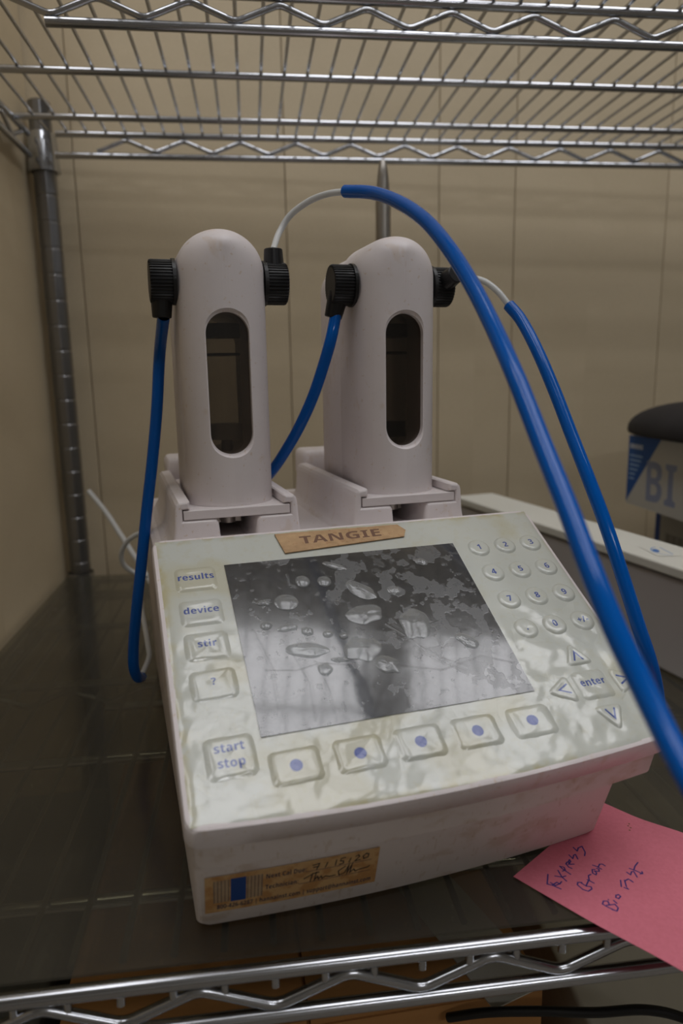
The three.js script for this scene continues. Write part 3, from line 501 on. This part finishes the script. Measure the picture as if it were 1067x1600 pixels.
{ // cartons in the far corner, one on the other, a black cushion on top
  const [c, x] = canvas(1024, 512); x.fillStyle = '#c4c3bd'; x.fillRect(0, 0, 1024, 512); x.fillStyle = '#11519c'; x.beginPath(); x.moveTo(0, 0); x.lineTo(420, 0); x.lineTo(0, 500); x.fill();
  x.fillStyle = '#d7dde6'; for (let i = 0; i < 7; i++) x.fillRect(24 + i * 25, 60, 16, 34); x.fillStyle = '#8fb0d6'; for (let i = 0; i < 6; i++) x.fillRect(26, 140 + i * 34, [170, 150, 130, 110, 80, 70][i], 12);
  x.fillStyle = '#8d97b4'; x.font = 'bold 400px sans-serif'; x.save(); x.translate(230, 450); x.rotate(-0.02); x.fillText('BI', 0, 0); x.restore();
  const tex = canvasTex(c); tex.wrapS = THREE.RepeatWrapping;
  const g = thing('carton', 'white carton with blue corner triangle under the black cushion', 'carton', [0.413, 0.0632, -0.74]);
  mesh('box', metreUV(box(0.20, 0.0758, 0.25, 0.1005, 0.0379, 0.125)), std({ color: 0xbdbcb5, roughness: 0.7 }), g);
  const f = new THREE.PlaneGeometry(0.152, 0.0758); f.rotateY(-Math.PI / 2); f.translate(0.0002, 0.0379, 0.076); const m = mesh('printed_side', f, std({ map: tex, roughness: 0.6 }), g); m.userData.label = 'blue and white printed side';
  const g2 = thing('carton', 'low carton with blue edge and barcode beneath the blue-triangle carton', 'carton', [0.4505, 0, -0.74]);
  mesh('box', metreUV(box(0.15, 0.063, 0.22, 0.0755, 0.0316, 0.11)), std({ color: 0x9d9a92, roughness: 0.7 }), g2);
  const [c2, y] = canvas(512, 256); y.fillStyle = '#a9a69d'; y.fillRect(0, 0, 512, 256); y.fillStyle = '#25458a'; y.fillRect(0, 0, 40, 256); y.fillStyle = '#3b3a38'; for (let i = 0; i < 16; i++) y.fillRect(84 + i * 9, 130, 2 + (i * 7) % 5, 100);
  const f2 = new THREE.PlaneGeometry(0.126, 0.063); f2.rotateY(-Math.PI / 2); f2.translate(0.0002, 0.0316, 0.063); const m2 = mesh('printed_side', f2, std({ map: canvasTex(c2), roughness: 0.6 }), g2); m2.userData.label = 'grey side with blue edge and barcode';
  const cu = new THREE.SphereGeometry(1, 40, 24); const p = cu.attributes.position; for (let i = 0; i < p.count; i++) { const X = p.getX(i), Y = p.getY(i), Z = p.getZ(i); const s = (v, e) => Math.sign(v) * Math.pow(Math.abs(v), e); p.setXYZ(i, s(X, 0.62) * 0.125, Y > 0 ? s(Y, 0.9) * 0.032 : s(Y, 0.5) * 0.009, s(Z, 0.62) * 0.14); } cu.computeVertexNormals(); metreUV(cu);
  cu.translate(0.509, 0.1482, -0.62); single('cushion', cu, std({ color: 0x1f1d20, roughness: 0.75, bumpMap: fineBump, bumpScale: 0.0004 }), 'black rounded cushion lying on the blue and white carton', 'cushion');
}
{ // pink note, one corner under the instrument
  const a = V(0.1015, 0, -0.2543), ux = V(0.0594, 0, -0.0425).normalize(), uz = V(0.0425, 0, 0.0594).normalize(), LW = 0.0762, LL = 0.127;
  const W = 900, H = 1500, K = W / LW, [c, x] = canvas(W, H); const im = x.createImageData(W, H);
  for (let j = 0; j < H; j++) for (let i = 0; i < W; i++) { const n = fbm(i / 14, j / 14, 3), k = (j * W + i) * 4; im.data[k] = 208 + (n - 0.5) * 10; im.data[k + 1] = 114 + (n - 0.5) * 10; im.data[k + 2] = 130 + (n - 0.5) * 10; im.data[k + 3] = 255; }
  x.putImageData(im, 0, 0); x.strokeStyle = '#2a2370'; x.lineCap = 'round'; x.lineJoin = 'round'; x.lineWidth = 6.5;
  // pen strokes read from the picture (in a crop that starts at 840, 1300) and laid onto the note's plane
  const pen = (pts) => { x.beginPath(); pts.forEach(([u, v], i) => { const w = onHeight(840 + u / 5.928, 1300 + v / 5.928, 0.001).sub(a); x[i ? 'lineTo' : 'moveTo'](w.dot(ux) * K, w.dot(uz) * K); }); x.stroke(); };
  for (const k of [[[95,385],[88,475],[135,485],[215,520]],[[120,462],[165,488],[205,472],[222,452]],[[135,485],[178,458],[205,475]],[[160,400],[225,410],[260,400]],[[188,348],[225,410],[267,447]],[[205,310],[225,330],[305,385]],[[205,310],[245,320],[256,345],[230,355]],[[260,285],[288,318],[316,330]],[[264,292],[270,272],[287,270]],[[285,292],[306,265],[295,248],[284,268],[300,292],[336,290]],[[290,205],[325,240],[335,206],[350,200],[372,243]],[[330,135],[366,170],[376,140],[410,125],[440,180],[435,212]],[[408,460],[372,458],[368,482],[420,525],[470,541],[502,520],[495,500],[450,494],[402,464]],[[448,492],[470,445]],[[460,434],[522,466]],[[478,444],[470,396],[493,385]],[[530,340],[504,340],[510,375],[540,390],[546,370],[525,354],[570,358],[566,335],[545,330]],[[510,300],[548,312],[592,337]],[[560,320],[574,290],[600,290],[624,306]],[[600,660],[650,690],[730,729]],[[600,660],[610,632],[650,634],[666,670],[640,672]],[[666,670],[716,664],[746,700],[735,729],[690,714]],[[704,628],[734,656]],[[655,619],[657,621]],[[726,578],[724,600],[750,612],[769,590],[750,574],[730,578]],[[768,440],[775,500]],[[802,508],[841,524],[828,512]],[[805,440],[822,500]],[[808,446],[840,428],[884,458],[862,440]],[[825,365],[860,390],[870,360],[890,358],[922,412]],[[850,330],[905,350],[972,380]],[[928,275],[902,308],[890,346]],[[966,360],[973,378],[950,381]]]) pen(k);
  x.fillStyle = '#6b4a2a'; for (const [u, v] of [[846, 436], [852, 452], [848, 462], [842, 444]]) { const w = onHeight(660 + u / 2.62, 1120 + v / 2.62, 0.001).sub(a); x.beginPath(); x.arc(w.dot(ux) * K, w.dot(uz) * K, 5, 0, 7); x.fill(); }
  const nx = 12, nz = 24, P = [], U = [], I = []; const th = 0.00012;
  for (const top of [1, 0]) for (let j = 0; j <= nz; j++) for (let i = 0; i <= nx; i++) { const u = LW * i / nx, v = LL * j / nz; const w = a.clone().addScaledVector(ux, u).addScaledVector(uz, v); const lift = 0.0016 * smooth(0.03, 0.07, v) * smooth(0.06, 0.0, u) + 0.003 * smooth(0.055, 0.076, u) * smooth(0.014, 0.045, v); P.push(w.x, 0.0005 + lift + (top ? th : 0), w.z); U.push(i / nx, 1 - j / nz); }
  const N = (nx + 1) * (nz + 1); for (let k = 0; k < 2; k++) for (let j = 0; j < nz; j++) for (let i = 0; i < nx; i++) { const q = k * N + j * (nx + 1) + i, r = q + 1, s = q + nx + 1, t = s + 1; k ? I.push(q, r, s, r, t, s) : I.push(q, s, r, r, s, t); }
  const g = new THREE.BufferGeometry(); g.setAttribute('position', new THREE.Float32BufferAttribute(P, 3)); g.setAttribute('uv', new THREE.Float32BufferAttribute(U, 2)); g.setIndex(I); g.computeVertexNormals();
  single('paper_note', g, std({ map: canvasTex(c), roughness: 0.8 }), 'pink paper note with blue handwriting tucked under the instrument', 'note');
}

// ------------------------------------------------------------------ what stands under the lower shelf
{
  const card = std({ map: scaled(pixels(256, 256, (x, y, o) => { const n = fbm(x / 40, y / 6, 3) - 0.5; o[0] = 166 + n * 20; o[1] = 118 + n * 18; o[2] = 66 + n * 14; }), 0.2), roughness: 0.8 });
  const b = thing('cardboard_box', 'brown cardboard box on the floor under the lower shelf', 'box', [0.01, FLOOR, -0.42], 0.04);
  mesh('box', metreUV(box(0.24, 0.24, 0.26, 0, 0.12, 0)), card, b); mesh('flap', metreUV(box(0.118, 0.003, 0.258, -0.06, 0.2416, 0)), card, b); mesh('flap', metreUV(box(0.118, 0.003, 0.258, 0.06, 0.2416, 0)), card, b);
  const p = single('paper_sheet', (() => { const g = metreUV(box(0.034, 0.0008, 0.15, 0, 0, 0)); g.rotateY(0.32); g.translate(0.098, FLOOR + 0.2437, -0.36); return g; })(), std({ color: 0xb9b6ac, roughness: 0.8 }), 'white paper strip lying on the cardboard box under the shelf', 'paper');
  const w = thing('carton', 'grey white carton on the floor beside the cardboard box', 'carton', [0.235, FLOOR, -0.40], -0.04); mesh('box', metreUV(box(0.14, 0.215, 0.24, 0, 0.1075, 0)), std({ color: 0xb5aea2, roughness: 0.75 }), w); mesh('lid', metreUV(rbox(0.144, 0.02, 0.244, 0.003, 0, 0.21, 0)), std({ color: 0xaaa396, roughness: 0.75 }), w);
  const d = thing('storage_bin', 'dark grey plastic bin on the floor near the grooved post', 'bin', [-0.178, FLOOR, -0.44], 0.02); mesh('tub', metreUV(rbox(0.09, 0.2, 0.26, 0.01, 0, 0.1, 0)), std({ color: 0x4a4a46, roughness: 0.6 }), d); mesh('rim', rbox(0.094, 0.014, 0.266, 0.004, 0, 0.2, 0), std({ color: 0x55554f, roughness: 0.6 }), d);
  const k = A([[700, 1590, 0.35], [760, 1582, 0.34], [840, 1580, 0.335], [930, 1582, 0.33], [1010, 1578, 0.325], [1066, 1590, 0.32], [1130, 1625, 0.31]]);
  single('power_cable', tubeOf(k, 0.0022, 60, 10), M.black, 'black cable running below the lower shelf front rail', 'cable');
}

shade(scene);
renderer.render(scene, camera);
